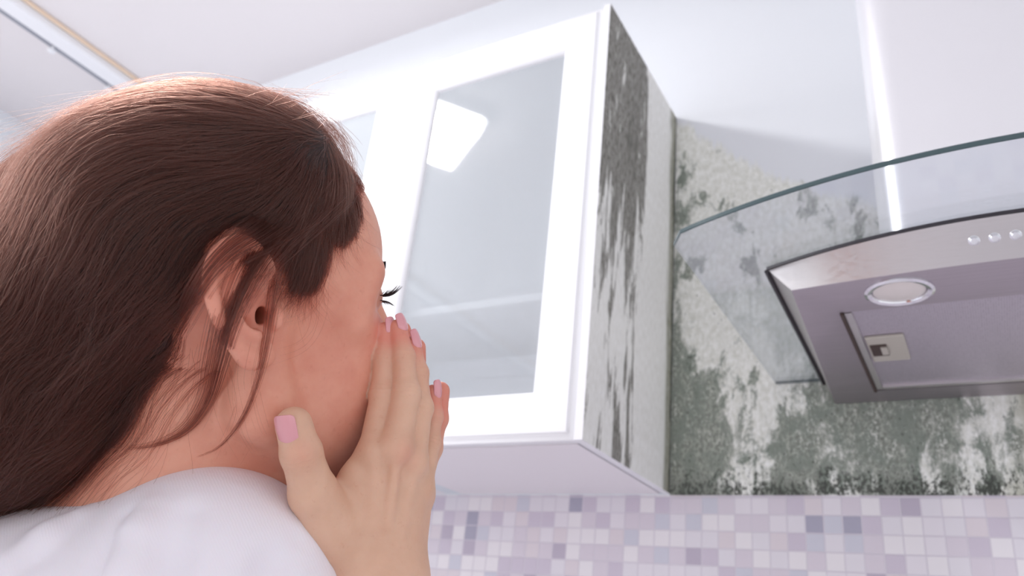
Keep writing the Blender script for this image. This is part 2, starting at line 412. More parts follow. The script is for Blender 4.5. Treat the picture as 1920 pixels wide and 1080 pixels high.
# box stored in the cabinet
bx_ = empty('storage_box', (-0.24, -0.12, 1.330), 'pale box with faint oval outline standing inside the glass cabinet', 'box')
m_box, _ = mat('pale_box_card', srgb(232, 236, 244), 0.5)
m_boxl, _ = mat('box_print', srgb(120, 128, 142), 0.6)
b = MB(); b.box(-0.37, -0.10, -0.16, -0.05, ZB + 0.017, 1.502, 0, 0.003); b.build('box_body', m_box, bx_)
b = MB()
pts = []
for k in range(49):
    a = 2 * math.pi * k / 48; ca, sa = math.cos(a), math.sin(a)
    pts.append((-0.235 + 0.100 * math.copysign(abs(ca) ** 0.6, ca), -0.1606, 1.418 + 0.048 * math.copysign(abs(sa) ** 0.6, sa)))
b.tube(pts, 0.0009, 5)
for ox in (-0.29, -0.18):
    for k in range(5):
        a = k * 1.2566; b.tube([(ox, -0.1606, 1.418), (ox + 0.010 * math.cos(a), -0.1606, 1.418 + 0.013 * math.sin(a))], 0.0014, 5)
b.build('printed_outline', m_boxl, bx_)

# ------------------------------------------------------------------ cooker hood
HC = 0.465
hood = empty('cooker_hood', (HC, -0.2, 1.443), 'stainless steel cooker hood with curved glass canopy on the mouldy wall', 'cooker hood')
def bodyring(x_half, ycorner, ymid, z, yback=-0.001, n=25):
    pts = []
    for k in range(n):
        s_ = -1 + 2 * k / (n - 1)
        pts.append((HC + s_ * x_half, ymid + (ycorner - ymid) * s_ * s_, z))
    return pts
ZB_H, ZT_H = 1.443, 1.4745
def shell_ring(xh, yc, ym, z, xb):
    return bodyring(xh, yc, ym, z) + [(HC + xb, -0.0015, z), (HC - xb, -0.0015, z)]
b = MB()
top = shell_ring(0.219, -0.392, -0.440, ZT_H, 0.228); bot = shell_ring(0.195, -0.399, -0.410, ZB_H + 0.001, 0.217)
top2 = shell_ring(0.216, -0.389, -0.437, ZT_H, 0.225)
b.loft([top2, top, bot], 0, True, True, False)
# underside ring with recess for filter
fx0, fx1, fy0, fy1 = 0.306, 0.624, -0.328, -0.050
nr = len(bot)
def rect_ring(x0, x1, y0, y1, z, n=25):
    pts = [(x0 + (x1 - x0) * k / (n - 1), y0, z) for k in range(n)]
    return pts + [(x1, y1, z), (x0, y1, z)]
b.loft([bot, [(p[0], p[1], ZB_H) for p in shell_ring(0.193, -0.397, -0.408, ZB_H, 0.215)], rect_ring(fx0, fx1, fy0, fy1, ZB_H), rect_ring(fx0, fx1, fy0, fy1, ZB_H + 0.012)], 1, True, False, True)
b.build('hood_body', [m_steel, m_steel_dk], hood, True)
# dark seal between glass and body
b = MB()
def seal(z, g): return shell_ring(0.219 + g, -0.392 - g, -0.440 - g, z, 0.228 + g)
b.loft([seal(ZT_H + 0.0002, -0.004), seal(ZT_H + 0.0002, 0.0018), seal(ZT_H + 0.0035, 0.0018), seal(ZT_H + 0.0035, -0.004)], 0, True, True, True); b.build('seal_strip', m_black, hood)
# left and right rim strips (dark edge seen along the side)
for s_ in (-1, 1):
    b = MB(); xa, xb_ = HC + s_ * 0.2215, HC + s_ * 0.2305
    b.tube([(xa, -0.392, ZT_H - 0.001), (xb_, -0.004, ZT_H - 0.001)], 0.0024, 8); b.build('side_gasket', m_black, hood)
# glass canopy
def cring(h, z, ins=0.0):
    pts = []; n = 41; xh = 0.300 - ins
    for k in range(n):
        s_ = -1 + 2 * k / (n - 1)
        y = -0.556 + 0.068 * s_ * s_ + ins
        if abs(s_) > 0.94: y += ((abs(s_) - 0.94) / 0.06) ** 2 * 0.018
        pts.append((HC + s_ * xh, y, z))
    return pts + [(HC + xh, -0.001, z), (HC - xh, -0.001, z)]
b = MB(); z0 = ZT_H + 0.0037; z1 = z0 + 0.006
b.loft([cring(0, z0, 0.001), cring(0, z1, 0.001)], 0, True, True, True)
cg = b.build('glass_canopy', m_canopy, hood)
b = MB(); b.loft([cring(0, z0 + 0.0002, 0.0008), cring(0, z0 + 0.001, 0.0), cring(0, z1 - 0.001, 0.0), cring(0, z1 - 0.0002, 0.0008)], 0, False); 
ce_ = b.build('glass_edge', m_canopy_edge, cg); ce_.location = Vector((0, 0, 0)); ce_['label'] = 'dark green polished glass edge'
# chimney with rounded front corners
def chring(z, x0=0.345, x1=0.585, yf=-0.245, r=0.042):
    pts = [(x0, -0.001, z)]
    for k in range(9):
        a = math.pi / 2 * k / 8; pts.append((x0 + r - r * math.cos(a), yf + r - r * math.sin(a), z))
    for k in range(9):
        a = math.pi / 2 * k / 8; pts.append((x1 - r + r * math.sin(a), yf + r - r * math.cos(a), z))
    return pts + [(x1, -0.001, z)]
b = MB(); b.loft([chring(z1 + 0.0004), chring(2.10)], 0, True, True, True); b.build('chimney', m_chim, hood, True)
b = MB(); b.loft([chring(2.1004, 0.349, 0.581, -0.241), chring(CEIL - 0.001, 0.349, 0.581, -0.241)], 0, True, True, True); b.build('upper_chimney', m_chim, hood, True)
# lamps, filter, catch, buttons
for lx in (0.370, 0.560):
    b = MB(); b.lathe((lx, -0.369, ZB_H), (0, 0, -1), [(0.033, -0.002), (0.033, 0.002), (0.030, 0.0035), (0.026, 0.0025), (0.025, 0.0005), (0.025, -0.002)], 40); h_ = b.build('lamp_ring', m_chrome, hood, True)
    b = MB(); b.lathe((lx, -0.369, ZB_H), (0, 0, -1), [(0.0245, -0.002), (0.0245, 0.0005), (0.018, 0.0022), (0.008, 0.003), (0.001, 0.0032)], 40)
    lens = b.build('lamp_lens', mat('frosted_lens', srgb(226, 218, 214), 0.25)[0], h_, True); lens.location = Vector((0, 0, 0))
m_filt, bf = mat('filter_mesh', srgb(196, 184, 198), 0.45, 0.7)
t = NT(m_filt); tc = t('ShaderNodeTexCoord')
wv = t('ShaderNodeTexVoronoi', {'Vector': tc.outputs['Object'], 'Scale': 420}); wv.inputs['Randomness'].default_value = 0.15
dots = t.mapr(wv.outputs[0], 0.32, 0.45)
t.l.new(t.mix(dots, srgb(164, 156, 166), srgb(196, 188, 198)), bf.inputs['Base Color'])
b = MB(); b.box(fx0 + 0.004, fx1 - 0.004, fy0 + 0.004, fy1 - 0.004, ZB_H + 0.004, ZB_H + 0.010, 0); flt = b.build('grease_filter', m_filt, hood)
b = MB()
for q in ((fx0 + 0.0005, fx0 + 0.004, fy0 + 0.0005, fy1 - 0.0005), (fx1 - 0.004, fx1 - 0.0005, fy0 + 0.0005, fy1 - 0.0005)): b.box(*q, ZB_H - 0.0025, ZB_H + 0.009, 1)
b.box(fx0 + 0.0045, fx0 + 0.012, fy0 + 0.004, fy1 - 0.004, ZB_H + 0.0005, ZB_H + 0.0055, 0)
b.box(fx1 - 0.012, fx1 - 0.0045, fy0 + 0.004, fy1 - 0.004, ZB_H + 0.0005, ZB_H + 0.0055, 0)
b.box(fx0 + 0.0125, fx1 - 0.0125, fy1 - 0.011, fy1 - 0.003, ZB_H + 0.0005, ZB_H + 0.0055, 0)
fr_ = b.build('filter_frame', [m_steel, m_dark], flt); fr_.location = Vector((0, 0, 0))
b = MB(); b.box(0.320, 0.362, -0.244, -0.162, ZB_H + 0.0005, ZB_H + 0.0045, 0, 0.0015); k_ = b.build('filter_catch', m_beige, flt); k_.location = Vector((0, 0, 0))
b = MB(); b.box(0.323, 0.341, -0.222, -0.186, ZB_H - 0.0008, ZB_H + 0.0007, 0); b.box(0.334, 0.341, -0.216, -0.192, ZB_H - 0.002, ZB_H - 0.0008, 1)
b.build('catch_slot', [m_dark, m_beige], flt).location = Vector((0, 0, 0))
def unproj_front(x):
    s_ = (x - HC) / 0.207
    return Vector((x, -0.425 + 0.03 * s_ * s_, (ZT_H + ZB_H) / 2 + 0.002))
for bx in (0.441, 0.4575, 0.474, 0.4905, 0.507):
    c_ = unproj_front(bx); b = MB(); nrm = Vector((0, -1, -0.9)).normalized()
    b.lathe(c_, nrm, [(0.0050, -0.003), (0.0050, 0.001), (0.0042, 0.0016), (0.0040, 0.004), (0.003, 0.005), (0.0005, 0.0052)], 24); b.build('button', m_chrome, hood, True)
# ------------------------------------------------------------------ person (sculpted as a distance field, millimetres, camera-aligned axes only for sculpting)
CAMV = Vector(CAM)
def PT(u, v, d):
    return np.array([(u - 960) / F_PX * d, -(v - 540) / F_PX * d, d], float)
def to_world(a):
    a = np.asarray(a, float) / 1000.0
    return CAM + a[..., 0:1] * R_ + a[..., 1:2] * U_ + a[..., 2:3] * F_

class Field:
    def __init__(s, lo, hi, h):
        s.lo = np.array(lo, float); s.h = h
        s.n = np.ceil((np.array(hi) - s.lo) / h).astype(int) + 1
        s.V = np.full(s.n, 60.0, np.float32)
        s.ax = [(s.lo[i] + h * np.arange(s.n[i])).astype(np.float32) for i in range(3)]
    def sub(s, lo, hi):
        a = np.clip(np.floor((np.array(lo) - s.lo) / s.h).astype(int), 0, s.n - 1); b = np.clip(np.ceil((np.array(hi) - s.lo) / s.h).astype(int) + 1, 1, s.n)
        sl = tuple(slice(a[i], max(b[i], a[i] + 1)) for i in range(3))
        return sl, s.ax[0][sl[0]][:, None, None], s.ax[1][sl[1]][None, :, None], s.ax[2][sl[2]][None, None, :]
    def put(s, sl, d, k, op='u'):
        A = s.V[sl]
        if op == 'u':
            if k > 0:
                h = np.maximum(k - np.abs(A - d), 0) / k; s.V[sl] = np.minimum(A, d) - h * h * k * 0.25
            else: s.V[sl] = np.minimum(A, d)
        elif op == 's':
            h = np.maximum(k - np.abs(-A - d), 0) / k if k > 0 else 0
            s.V[sl] = np.maximum(A, -d) + h * h * k * 0.25
    def cap(s, a, b, ra, rb, k=5.0, op='u', flat=None):
        a = np.array(a, float); b = np.array(b, float); m = max(ra, rb) + k + 3
        sl, x, y, z = s.sub(np.minimum(a, b) - m, np.maximum(a, b) + m)
        ab = b - a; L2 = float(ab @ ab) + 1e-9
        t = np.clip(((x - a[0]) * ab[0] + (y - a[1]) * ab[1] + (z - a[2]) * ab[2]) / L2, 0, 1)
        px, py, pz = x - a[0] - t * ab[0], y - a[1] - t * ab[1], z - a[2] - t * ab[2]
        if flat is not None:                       # flatten along a direction: (normal, factor<1 makes it thinner)
            n, fct = flat; n = n / np.linalg.norm(n)
            q = (px * n[0] + py * n[1] + pz * n[2]) * (1 / fct - 1)
            px, py, pz = px + q * n[0], py + q * n[1], pz + q * n[2]
        d = np.sqrt(px * px + py * py + pz * pz) - (ra + (rb - ra) * t)
        s.put(sl, d, k, op)
    def ell(s, c, r, k=8.0, op='u', B=None):
        c = np.array(c, float); r = np.array(r, float); m = r.max() + k + 3
        sl, x, y, z = s.sub(c - m, c + m)
        x, y, z = x - c[0], y - c[1], z - c[2]
        if B is not None: x, y, z = (B[i, 0] * x + B[i, 1] * y + B[i, 2] * z for i in range(3))
        k0 = np.sqrt((x / r[0]) ** 2 + (y / r[1]) ** 2 + (z / r[2]) ** 2); k1 = np.sqrt((x / r[0] ** 2) ** 2 + (y / r[1] ** 2) ** 2 + (z / r[2] ** 2) ** 2) + 1e-9
        s.put(sl, k0 * (k0 - 1) / k1, k, op)
    def chain(s, pts, rad, k=4.0, op='u', flat=None):
        for i in range(len(pts) - 1): s.cap(pts[i], pts[i + 1], rad[i], rad[i + 1], k, op, flat)
    def merge(s, o, k=0.0):
        sl = tuple(slice(0, n) for n in s.n); s.put(sl, o, k)
    def sample(s, P):
        g = (P - s.lo) / s.h; g = np.clip(g, 0, s.n - 1.001); i = g.astype(int); f = g - i; V = s.V; out = 0
        for dx in (0, 1):
            for dy in (0, 1):
                for dz in (0, 1):
                    wgt = (f[:, 0] if dx else 1 - f[:, 0]) * (f[:, 1] if dy else 1 - f[:, 1]) * (f[:, 2] if dz else 1 - f[:, 2])
                    out = out + wgt * V[i[:, 0] + dx, i[:, 1] + dy, i[:, 2] + dz]
        return out
    def grad(s, P, e=1.2):
        g = np.stack([s.sample(P + e * v) - s.sample(P - e * v) for v in np.eye(3)], 1)
        return g / (np.linalg.norm(g, axis=1, keepdims=True) + 1e-9)
    def nets(s):
        V = s.V; S = V < 0
        V[[0, -1]] = np.maximum(V[[0, -1]], 0.5); V[:, [0, -1]] = np.maximum(V[:, [0, -1]], 0.5); V[:, :, [0, -1]] = np.maximum(V[:, :, [0, -1]], 0.5)
        S = V < 0
        c = np.zeros(np.array(V.shape) - 1, np.uint8)
        for dx in (0, 1):
            for dy in (0, 1):
                for dz in (0, 1): c += S[dx:V.shape[0] - 1 + dx, dy:V.shape[1] - 1 + dy, dz:V.shape[2] - 1 + dz]
        act = np.argwhere((c > 0) & (c < 8)); idx = np.full(c.shape, -1, np.int32); idx[act[:, 0], act[:, 1], act[:, 2]] = np.arange(len(act))
        acc = np.zeros((len(act), 3)); cnt = np.zeros(len(act))
        cor = [(i, j, k) for i in (0, 1) for j in (0, 1) for k in (0, 1)]
        for a in cor:
            for ax in range(3):
                if a[ax]: continue
                b = list(a); b[ax] = 1
                va = V[act[:, 0] + a[0], act[:, 1] + a[1], act[:, 2] + a[2]]; vb = V[act[:, 0] + b[0], act[:, 1] + b[1], act[:, 2] + b[2]]
                m = (va < 0) != (vb < 0); tt = np.where(m, va / np.where(m, va - vb, 1), 0)
                p = np.tile(np.array(a, float), (len(act), 1)); p[:, ax] = tt
                acc[m] += p[m]; cnt[m] += 1
        P = (act + acc / cnt[:, None]) * s.h + s.lo
        quads = []
        for ax in range(3):
            o1, o2 = (ax + 1) % 3, (ax + 2) % 3
            sa = [slice(None)] * 3; sb = [slice(None)] * 3; sa[ax] = slice(0, -1); sb[ax] = slice(1, None)
            e = np.argwhere(S[tuple(sa)] != S[tuple(sb)])
            e = e[(e[:, o1] > 0) & (e[:, o2] > 0) & (e[:, o1] < V.shape[o1] - 1) & (e[:, o2] < V.shape[o2] - 1)]
            def g(d1, d2):
                q = e.copy(); q[:, o1] -= d1; q[:, o2] -= d2; return idx[q[:, 0], q[:, 1], q[:, 2]]
            q = np.stack([g(1, 1), g(0, 1), g(0, 0), g(1, 0)], 1)
            ins = S[e[:, 0], e[:, 1], e[:, 2]]
            q[~ins] = q[~ins][:, ::-1]; quads.append(q)
        return P, np.concatenate(quads)

def np_mesh(name, P, Q):
    me = bpy.data.meshes.new(name); me.vertices.add(len(P)); me.vertices.foreach_set('co', np.asarray(P, np.float32).ravel())
    me.loops.add(Q.size); me.loops.foreach_set('vertex_index', Q.ravel().astype(np.int32))
    me.polygons.add(len(Q)); me.polygons.foreach_set('loop_start', np.arange(0, Q.size, Q.shape[1], dtype=np.int32))
    me.polygons.foreach_set('use_smooth', np.ones(len(Q), bool)); me.update(calc_edges=True); return me

# head frame: x forward, y right (towards the camera), z up
def rotm(axis, deg):
    a = math.radians(deg); axis = np.array(axis, float) / np.linalg.norm(axis); K = np.array([[0, -axis[2], axis[1]], [axis[2], 0, -axis[0]], [-axis[1], axis[0], 0]])
    return np.eye(3) + math.sin(a) * K + (1 - math.cos(a)) * K @ K
YAW, PITCH, ROLL = 36.0, 5.0, 1.0
hf = np.array([math.cos(math.radians(YAW)), 0, math.sin(math.radians(YAW))]); hr = np.array([math.sin(math.radians(YAW)), 0, -math.cos(math.radians(YAW))]); hu = np.array([0, 1.0, 0])
Rp = rotm(hr, PITCH); hf, hu = Rp @ hf, Rp @ hu
Rr = rotm(hf, ROLL); hr, hu = Rr @ hr, Rr @ hu
HB = np.array([hf, hr, hu])
HO = PT(485, 592, 402) - 70 * hr
def H(x, y, z): return HO + x * hf + y * hr + z * hu
def toH(P): return (P - HO) @ HB.T

RES = 1.25
fb = Field((-330, -300, 300), (25, 118, 640), RES)
A = fb
A.ell(H(0, 0, 44), (90, 74, 77), 4, B=HB)
A.ell(H(38, 0, 38), (50, 58, 46), 18, B=HB)
A.ell(H(46, 0, -12), (42, 54, 52), 16, B=HB)
A.ell(H(48, 0, -52), (38, 44, 42), 16, B=HB)
for s_ in (1, -1):
    A.ell(H(66, 38 * s_, -7), (20, 18, 17), 16, B=HB)
    A.cap(H(6, 58 * s_, -8), H(12, 53 * s_, -48), 13, 14, 16)
    A.cap(H(12, 53 * s_, -48), H(68, 22 * s_, -90), 14, 15, 18)
    A.ell(H(56, 39 * s_, -44), (29, 20, 36), 18, B=HB)
    A.cap(H(84, 12 * s_, 29), H(68, 45 * s_, 28), 7, 7, 10)
    A.cap(H(68, 50 * s_, 30), H(58, 56 * s_, 2), 8, 9, 12)
A.ell(H(76, 0, -90), (20, 23, 18), 16, B=HB)
for s_ in (1, -1):
    A.ell(H(92, 31 * s_, 15), (14, 17, 12), 8, 's', B=HB)
    A.ell(H(72, 31 * s_, 16), (14.5, 15, 13), 3, B=HB)
A.cap(H(90, 0, 24), H(108, 0, -16), 6, 10, 12); A.ell(H(98, 12, -20), (9, 6, 7), 6, B=HB); A.ell(H(98, -12, -20), (9, 6, 7), 6, B=HB)
A.ell(H(88, 0, -42), (9, 22, 6), 7, B=HB); A.ell(H(87, 0, -53), (9, 19, 7), 6, B=HB)
# neck, throat, upper back
nk0, nk1 = PT(392, 740, 468), PT(330, 1060, 470)
A.cap(nk0, nk1, 50, 60, 22)
A.cap(H(20, 0, -62), PT(470, 1010, 480), 26, 44, 26)
A.cap(PT(330, 1030, 475), PT(60, 1120, 482), 58, 70, 40)
A.ell(PT(60, 1340, 480), (130, 110, 95), 40)
A.ell(PT(420, 1150, 425), (52, 52, 50), 30)
A.cap(PT(430, 1160, 425), PT(680, 1540, 412), 40, 34, 20)
# ---- right ear
def crom(pts, n=8):
    pts = [np.array(p, float) for p in pts]; out = []
    q = [2 * pts[0] - pts[1]] + pts + [2 * pts[-1] - pts[-2]]
    for i in range(1, len(q) - 2):
        for k in range(n):
            u = k / n; out.append(0.5 * (2 * q[i] + (q[i + 1] - q[i - 1]) * u + (2 * q[i - 1] - 5 * q[i] + 4 * q[i + 1] - q[i + 2]) * u * u + (3 * q[i] - q[i - 1] - 3 * q[i + 1] + q[i + 2]) * u ** 3))
    return out + [pts[-1]]
def E(x, z, o):
    x, z = x * 0.90, z * 0.84; c_, s_ = math.cos(math.radians(7)), math.sin(math.radians(7))
    return H(x * c_ - z * s_ - 0.5, 72 + o, x * s_ + z * c_ + 1)         # o = how far it stands out
A.ell(H(0, 70, -2), (9, 5, 14), 6, B=HB)
helix = [(1, -2, 0.5), (4, 10, 3), (4, 26, 6), (-4, 38, 9), (-15, 42, 12), (-26, 35, 15), (-31, 21, 17), (-29, 5, 17), (-23, -9, 14), (-15, -19, 10), (-8, -26, 7)]
hp = crom([E(x, z, o) for x, z, o in helix]); hr_ = crom([(v, 0, 0) for v in [2.4, 2.8, 3.0, 3.2, 3.4, 3.4, 3.2, 3.0, 3.2, 4.2, 5.0]]); hr_ = [v[0] for v in hr_]
ear = Field(H(-20, 60, 8) - 62, H(-20, 90, 8) + 62, RES); ear.lo = fb.lo + np.round((ear.lo - fb.lo) / RES) * RES
ear.ax = [(ear.lo[i] + RES * np.arange(ear.n[i])).astype(np.float32) for i in range(3)]
# thin back plate standing off the head, turned outwards towards the rear
EB = rotm(hu, -24) @ HB.T; EB = EB.T
for i in range(0, len(hp) - 8, 3): ear.cap(hp[i] - hr * 1.5, E(-12, 6, 6), 2.0, 3.0, 5)
for i in range(0, len(hp) - 1): ear.cap(hp[i], hp[i + 1], hr_[i], hr_[i + 1], 1.6)
anti = crom([E(-3, 24, 8.5), E(-12, 25, 12.5), E(-19, 17, 14.5), E(-20, 5, 14.5), E(-15, -7, 12), E(-6, -12, 9.5)])
for i in range(len(anti) - 1): ear.cap(anti[i], anti[i + 1], 2.3, 2.3, 3)
ear.ell(E(-6, -20, 5.5), (8.5, 4.2, 9), 5, B=HB)                      # lobe
ear.ell(E(-1, -25, 4), (7, 3.6, 6.5), 4, B=HB)
ear.ell(E(-6, 3, 9), (8.0, 7, 10), 3, 's', B=HB)                     # concha bowl
ear.ell(E(8, -3, 4), (4.0, 4.2, 6.5), 3, B=HB)                       # tragus
off = np.round((ear.lo - fb.lo) / RES).astype(int)
sl = tuple(slice(max(off[i], 0), min(off[i] + ear.n[i], fb.n[i])) for i in range(3))
es = tuple(slice(sl[i].start - off[i], sl[i].stop - off[i]) for i in range(3))
A.put(sl, ear.V[es], 3.5)
A.ell(E(0, -1, -4), (3.0, 18, 5.0), 1.5, 's', B=HB)                 # ear canal
# ---- hands
def hand(fb, joints, palm, thumb, nrm, k_web=7.0, fore=None, tend=()):
    hb = Field(fb.lo, fb.lo + (fb.n - 1) * RES, RES)
    base = []
    for a, b, ra, rb in palm: hb.cap(a, b, ra, rb, 9, 'u', (nrm, 0.62))
    if fore: 
        for a, b, ra, rb in fore: hb.cap(a, b, ra, rb, 14)
    for a, b, ra, rb in tend: hb.cap(a, a * .45 + b * .55, ra, rb, 5)
    for (pts, rad) in joints: hb.ell(pts[0] + nrm * 3.0, (rad[0] - 1.2,) * 3, 5)
    P0 = hb.V.copy(); tot = P0.copy()
    for pts, rad in joints + [thumb]:
        hb.V[...] = 60.0
        hb.chain(pts, rad, 2.0)
        for j in range(1, len(pts) - 1): hb.ell(pts[j] , (rad[j] + .4,) * 3, 3)
        m = hb.V < 45
        idx = np.argwhere(m)
        lo, hi = idx.min(0), idx.max(0) + 1; sl = tuple(slice(lo[i], hi[i]) for i in range(3))
        a, b = P0[sl], hb.V[sl]; h = np.maximum(k_web - np.abs(a - b), 0) / k_web
        tot[sl] = np.minimum(tot[sl], np.minimum(a, b) - h * h * k_web * 0.25)
    return tot
NR = np.array([0.35, 0.12, -0.93])
# right hand (back of the hand faces the camera)
rf = [([PT(702, 848, 433), PT(719, 740, 450), PT(722, 672, 458), PT(722, 622, 463)], [9.0, 7.4, 6.6, 5.8]),
      ([PT(741, 838, 432), PT(762, 738, 446), PT(755, 668, 457), PT(745, 617, 463)], [9.2, 7.4, 6.4, 5.7]),
      ([PT(771, 866, 440), PT(788, 765, 453), PT(782, 700, 462), PT(772, 648, 468)], [8.6, 6.9, 6.1, 5.6]),
      ([PT(784, 915, 448), PT(803, 830, 462), PT(810, 780, 468), PT(811, 738, 471)], [8.0, 6.6, 6.0, 5.4])]
wr = PT(712, 1100, 424)
palm = [(PT(702, 868, 433), wr, 11, 19), (PT(738, 862, 434), wr, 12, 19), (PT(764, 890, 441), wr, 12, 19), (PT(776, 930, 447), PT(738, 1090, 432), 11, 16), (PT(640, 955, 428), wr, 11, 20), (PT(676, 905, 430), PT(690, 1040, 426), 13, 18)]
th = ([PT(640, 1010, 424), PT(588, 925, 412), PT(565, 850, 404), PT(551, 797, 401)], [17, 12.2, 10.0, 9.3])
fore = [(wr, PT(706, 1400, 420), 20, 27), (PT(734, 1090, 430), PT(740, 1400, 430), 15, 24)]
tend = [(rf[i][0][0] + NR * (rf[i][1][0] - 3.2), wr + NR * 11.5 + PT(720 + 14 * i, 1090, 424) - PT(741, 1090, 424), 3.2, 2.6) for i in range(4)]
fore += [] 
hR = hand(fb, rf, palm, th, NR, 5, fore, tend)
# left hand, behind, palm facing the right one
lf = [([PT(722, 860, 482), PT(745, 740, 485), PT(752, 668, 484), PT(753, 620, 482)], [9.0, 7.6, 6.6, 5.9]),
      ([PT(750, 880, 480), PT(772, 775, 482), PT(779, 710, 481), PT(780, 652, 480)], [9.0, 7.6, 6.6, 6.0]),
      ([PT(778, 930, 476), PT(806, 840, 479), PT(819, 785, 480), PT(826, 733, 480)], [8.2, 7.0, 6.3, 5.7]),
      ([PT(700, 850, 492), PT(708, 760, 495), PT(714, 700, 495), PT(716, 650, 495)], [9.0, 8, 7, 6.0])]
wl_ = PT(700, 1110, 462)
palml = [(p[0][0], wl_, 12, 18) for p in lf]
hL = hand(fb, lf, palml, ([PT(650, 1000, 480), PT(600, 930, 500), PT(590, 860, 512), PT(590, 810, 515)], [14, 11, 9.5, 9]), NR, 8, [(wl_, PT(690, 1420, 470), 20, 27)])
fb.V = np.minimum(np.minimum(fb.V, hL), hR)
P_, Q_ = fb.nets()
me = np_mesh('body', to_world(P_), Q_)
# redness map: the thing's own colour (fingertips, knuckles, ear, cheek)
def blob(c, r): return np.exp(-((P_ - c) ** 2).sum(1) / (r * r))
red = np.zeros(len(P_))
for pts, rad in rf + lf: red += 0.9 * blob(pts[3], 11)
for pts, rad in lf: red += 0.9 * blob(pts[2], 16)
red += 0.35 * blob(PT(774, 856, 422), 9) + 0.3 * blob(PT(562, 850, 392), 9) + 0.4 * blob(E(-16, 8, 12), 30) + 0.25 * blob(H(55, 50, -20), 34)
pale = np.zeros(len(P_))
hd = P_[:, 1] * 0
handm = np.minimum(hL, hR); 
fh = Field.__new__(Field); fh.lo = fb.lo; fh.h = fb.h; fh.n = fb.n; fh.V = handm
pale = (fh.sample(P_) < 1.2).astype(float)
at = me.attributes.new('skin', 'FLOAT_COLOR', 'POINT'); cc = np.zeros((len(P_), 4), np.float32); cc[:, 0] = np.clip(red, 0, 1); cc[:, 1] = pale
jm = np.zeros(len(P_)); ja = np.zeros(len(P_))
for pts, rad_, ids in [(th[0], th[1], (2,))] + [(p_, r_, (1, 2)) for p_, r_ in rf]:
    for j in ids:
        axd = pts[j + 1] - pts[j - 1]; axd = axd / np.linalg.norm(axd); dP = P_ - pts[j]; al = dP @ axd
        mk = np.exp(-(al / 4.2) ** 2) * np.exp(-np.maximum(np.linalg.norm(dP, axis=1) - rad_[j] - 2, 0) ** 2 / 4) * (pale > 0.5)
        ja = np.where(mk > jm, al, ja); jm = np.maximum(jm, mk)
cc[:, 2] = ja; cc[:, 3] = jm
at.data.foreach_set('color', cc.ravel())
del hR, hL, handm, fh

m_skin, bk = mat('skin', (0.6, 0.35, 0.28), 0.48)
t = NT(m_skin); tc = t('ShaderNodeTexCoord'); at_ = t('ShaderNodeAttribute', attribute_name='skin'); sp_ = t('ShaderNodeSeparateColor', {0: at_.outputs['Color']})
v = tc.outputs['Object']
n1 = t.noise(v, 45, 4, 0.6); n2 = t.noise(v, 900, 3, 0.6); n3 = t.noise(v, 260, 3, 0.6)
cA = t.mix(t.mapr(n1, 0.3, 0.7), srgb(220, 151, 128), srgb(228, 165, 141))
cB = t.mix(t.mapr(n1, 0.3, 0.7), srgb(216, 172, 146), srgb(224, 182, 156))
cS = t.mix(sp_.outputs[1], cA, cB)
cS = t.mix(t.math('MULTIPLY', sp_.outputs[0], 0.75), cS, srgb(222, 128, 112))
cS = t.mix(t.mapr(n3, 0.60, 0.75, 0, 0.18), cS, srgb(186, 110, 92))
t.l.new(cS, bk.inputs['Base Color'])
bk.inputs['Subsurface Weight'].default_value = 0.25; bk.inputs['Subsurface Radius'].default_value = (1.0, 0.35, 0.2); bk.inputs['Subsurface Scale'].default_value = 0.006
bk.inputs['Specular IOR Level'].default_value = 0.4
hgt = t.math('ADD', t.math('MULTIPLY', n2, 0.6), t.math('MULTIPLY', n3, 0.8))
ph = t.math('ADD', t.math('MULTIPLY', sp_.outputs[2], 2.6), t.math('MULTIPLY', t.noise(v, 160, 2), 9.0))
crs = t.math('MULTIPLY', t.math('POWER', t.math('ABSOLUTE', t.math('SINE', t.math('MULTIPLY', ph, 0.5))), 0.4), at_.outputs['Alpha'])
hgt = t.math('ADD', hgt, t.math('MULTIPLY', crs, 1.6))
bp = t('ShaderNodeBump', {'Height': hgt, 'Strength': 0.22, 'Distance': 0.0006}); t.l.new(bp.outputs[0], bk.inputs['Normal'])
base = to_world(PT(330, 1500, 460))
person = empty('person', Vector(base), 'woman with long auburn hair in white t-shirt, hands over her mouth, looking up', 'person')
body = link('body', me, m_skin, person, True)

# ---- t-shirt
ts = Field((-350, -470, 290), (0, -60, 660), 1.7)
ts.ell(PT(405, 1112, 418), (61, 63, 55), 5)
ts.cap(PT(430, 1160, 420), PT(600, 1420, 408), 54, 50, 30)
ts.cap(PT(350, 1108, 424), PT(-60, 1204, 436), 58, 62, 24)
ts.ell(PT(60, 1400, 460), (140, 125, 110), 40)
ts.cap(PT(60, 1400, 460), PT(70, 2150, 460), 112, 98, 40)
# folds: shallow valleys running from the shoulder
def tsurf(u, v, o):
    d = np.arange(330.0, 520.0, 1.0); P = np.stack([(u - 960) / F_PX * d, -(v - 540) / F_PX * d, d], 1); q = ts.sample(P) < 0
    return PT(u, v, (d[np.argmax(q)] if q.any() else 420) + o)
folds = [[(238, 965), (222, 1010), (195, 1080), (170, 1200)], [(110, 985), (60, 1020), (0, 1060)], [(345, 960), (315, 1040), (300, 1120)], [(560, 1010), (520, 1060), (490, 1120)]]
ridges = [[(276, 962), (260, 1005), (240, 1080), (220, 1200)], [(150, 975), (100, 1010), (30, 1060)]]
fg = [[tsurf(u, v, -3.5) for u, v in f] for f in folds]; rg = [[tsurf(u, v, 5.0) for u, v in f] for f in ridges]
for f in fg: ts.chain(f, [1.5, 4.5, 6, 6][:len(f)], 14, 's')
for f in rg: ts.chain(f, [1.5, 4.5, 6, 6][:len(f)], 14)
Pt, Qt = ts.nets()
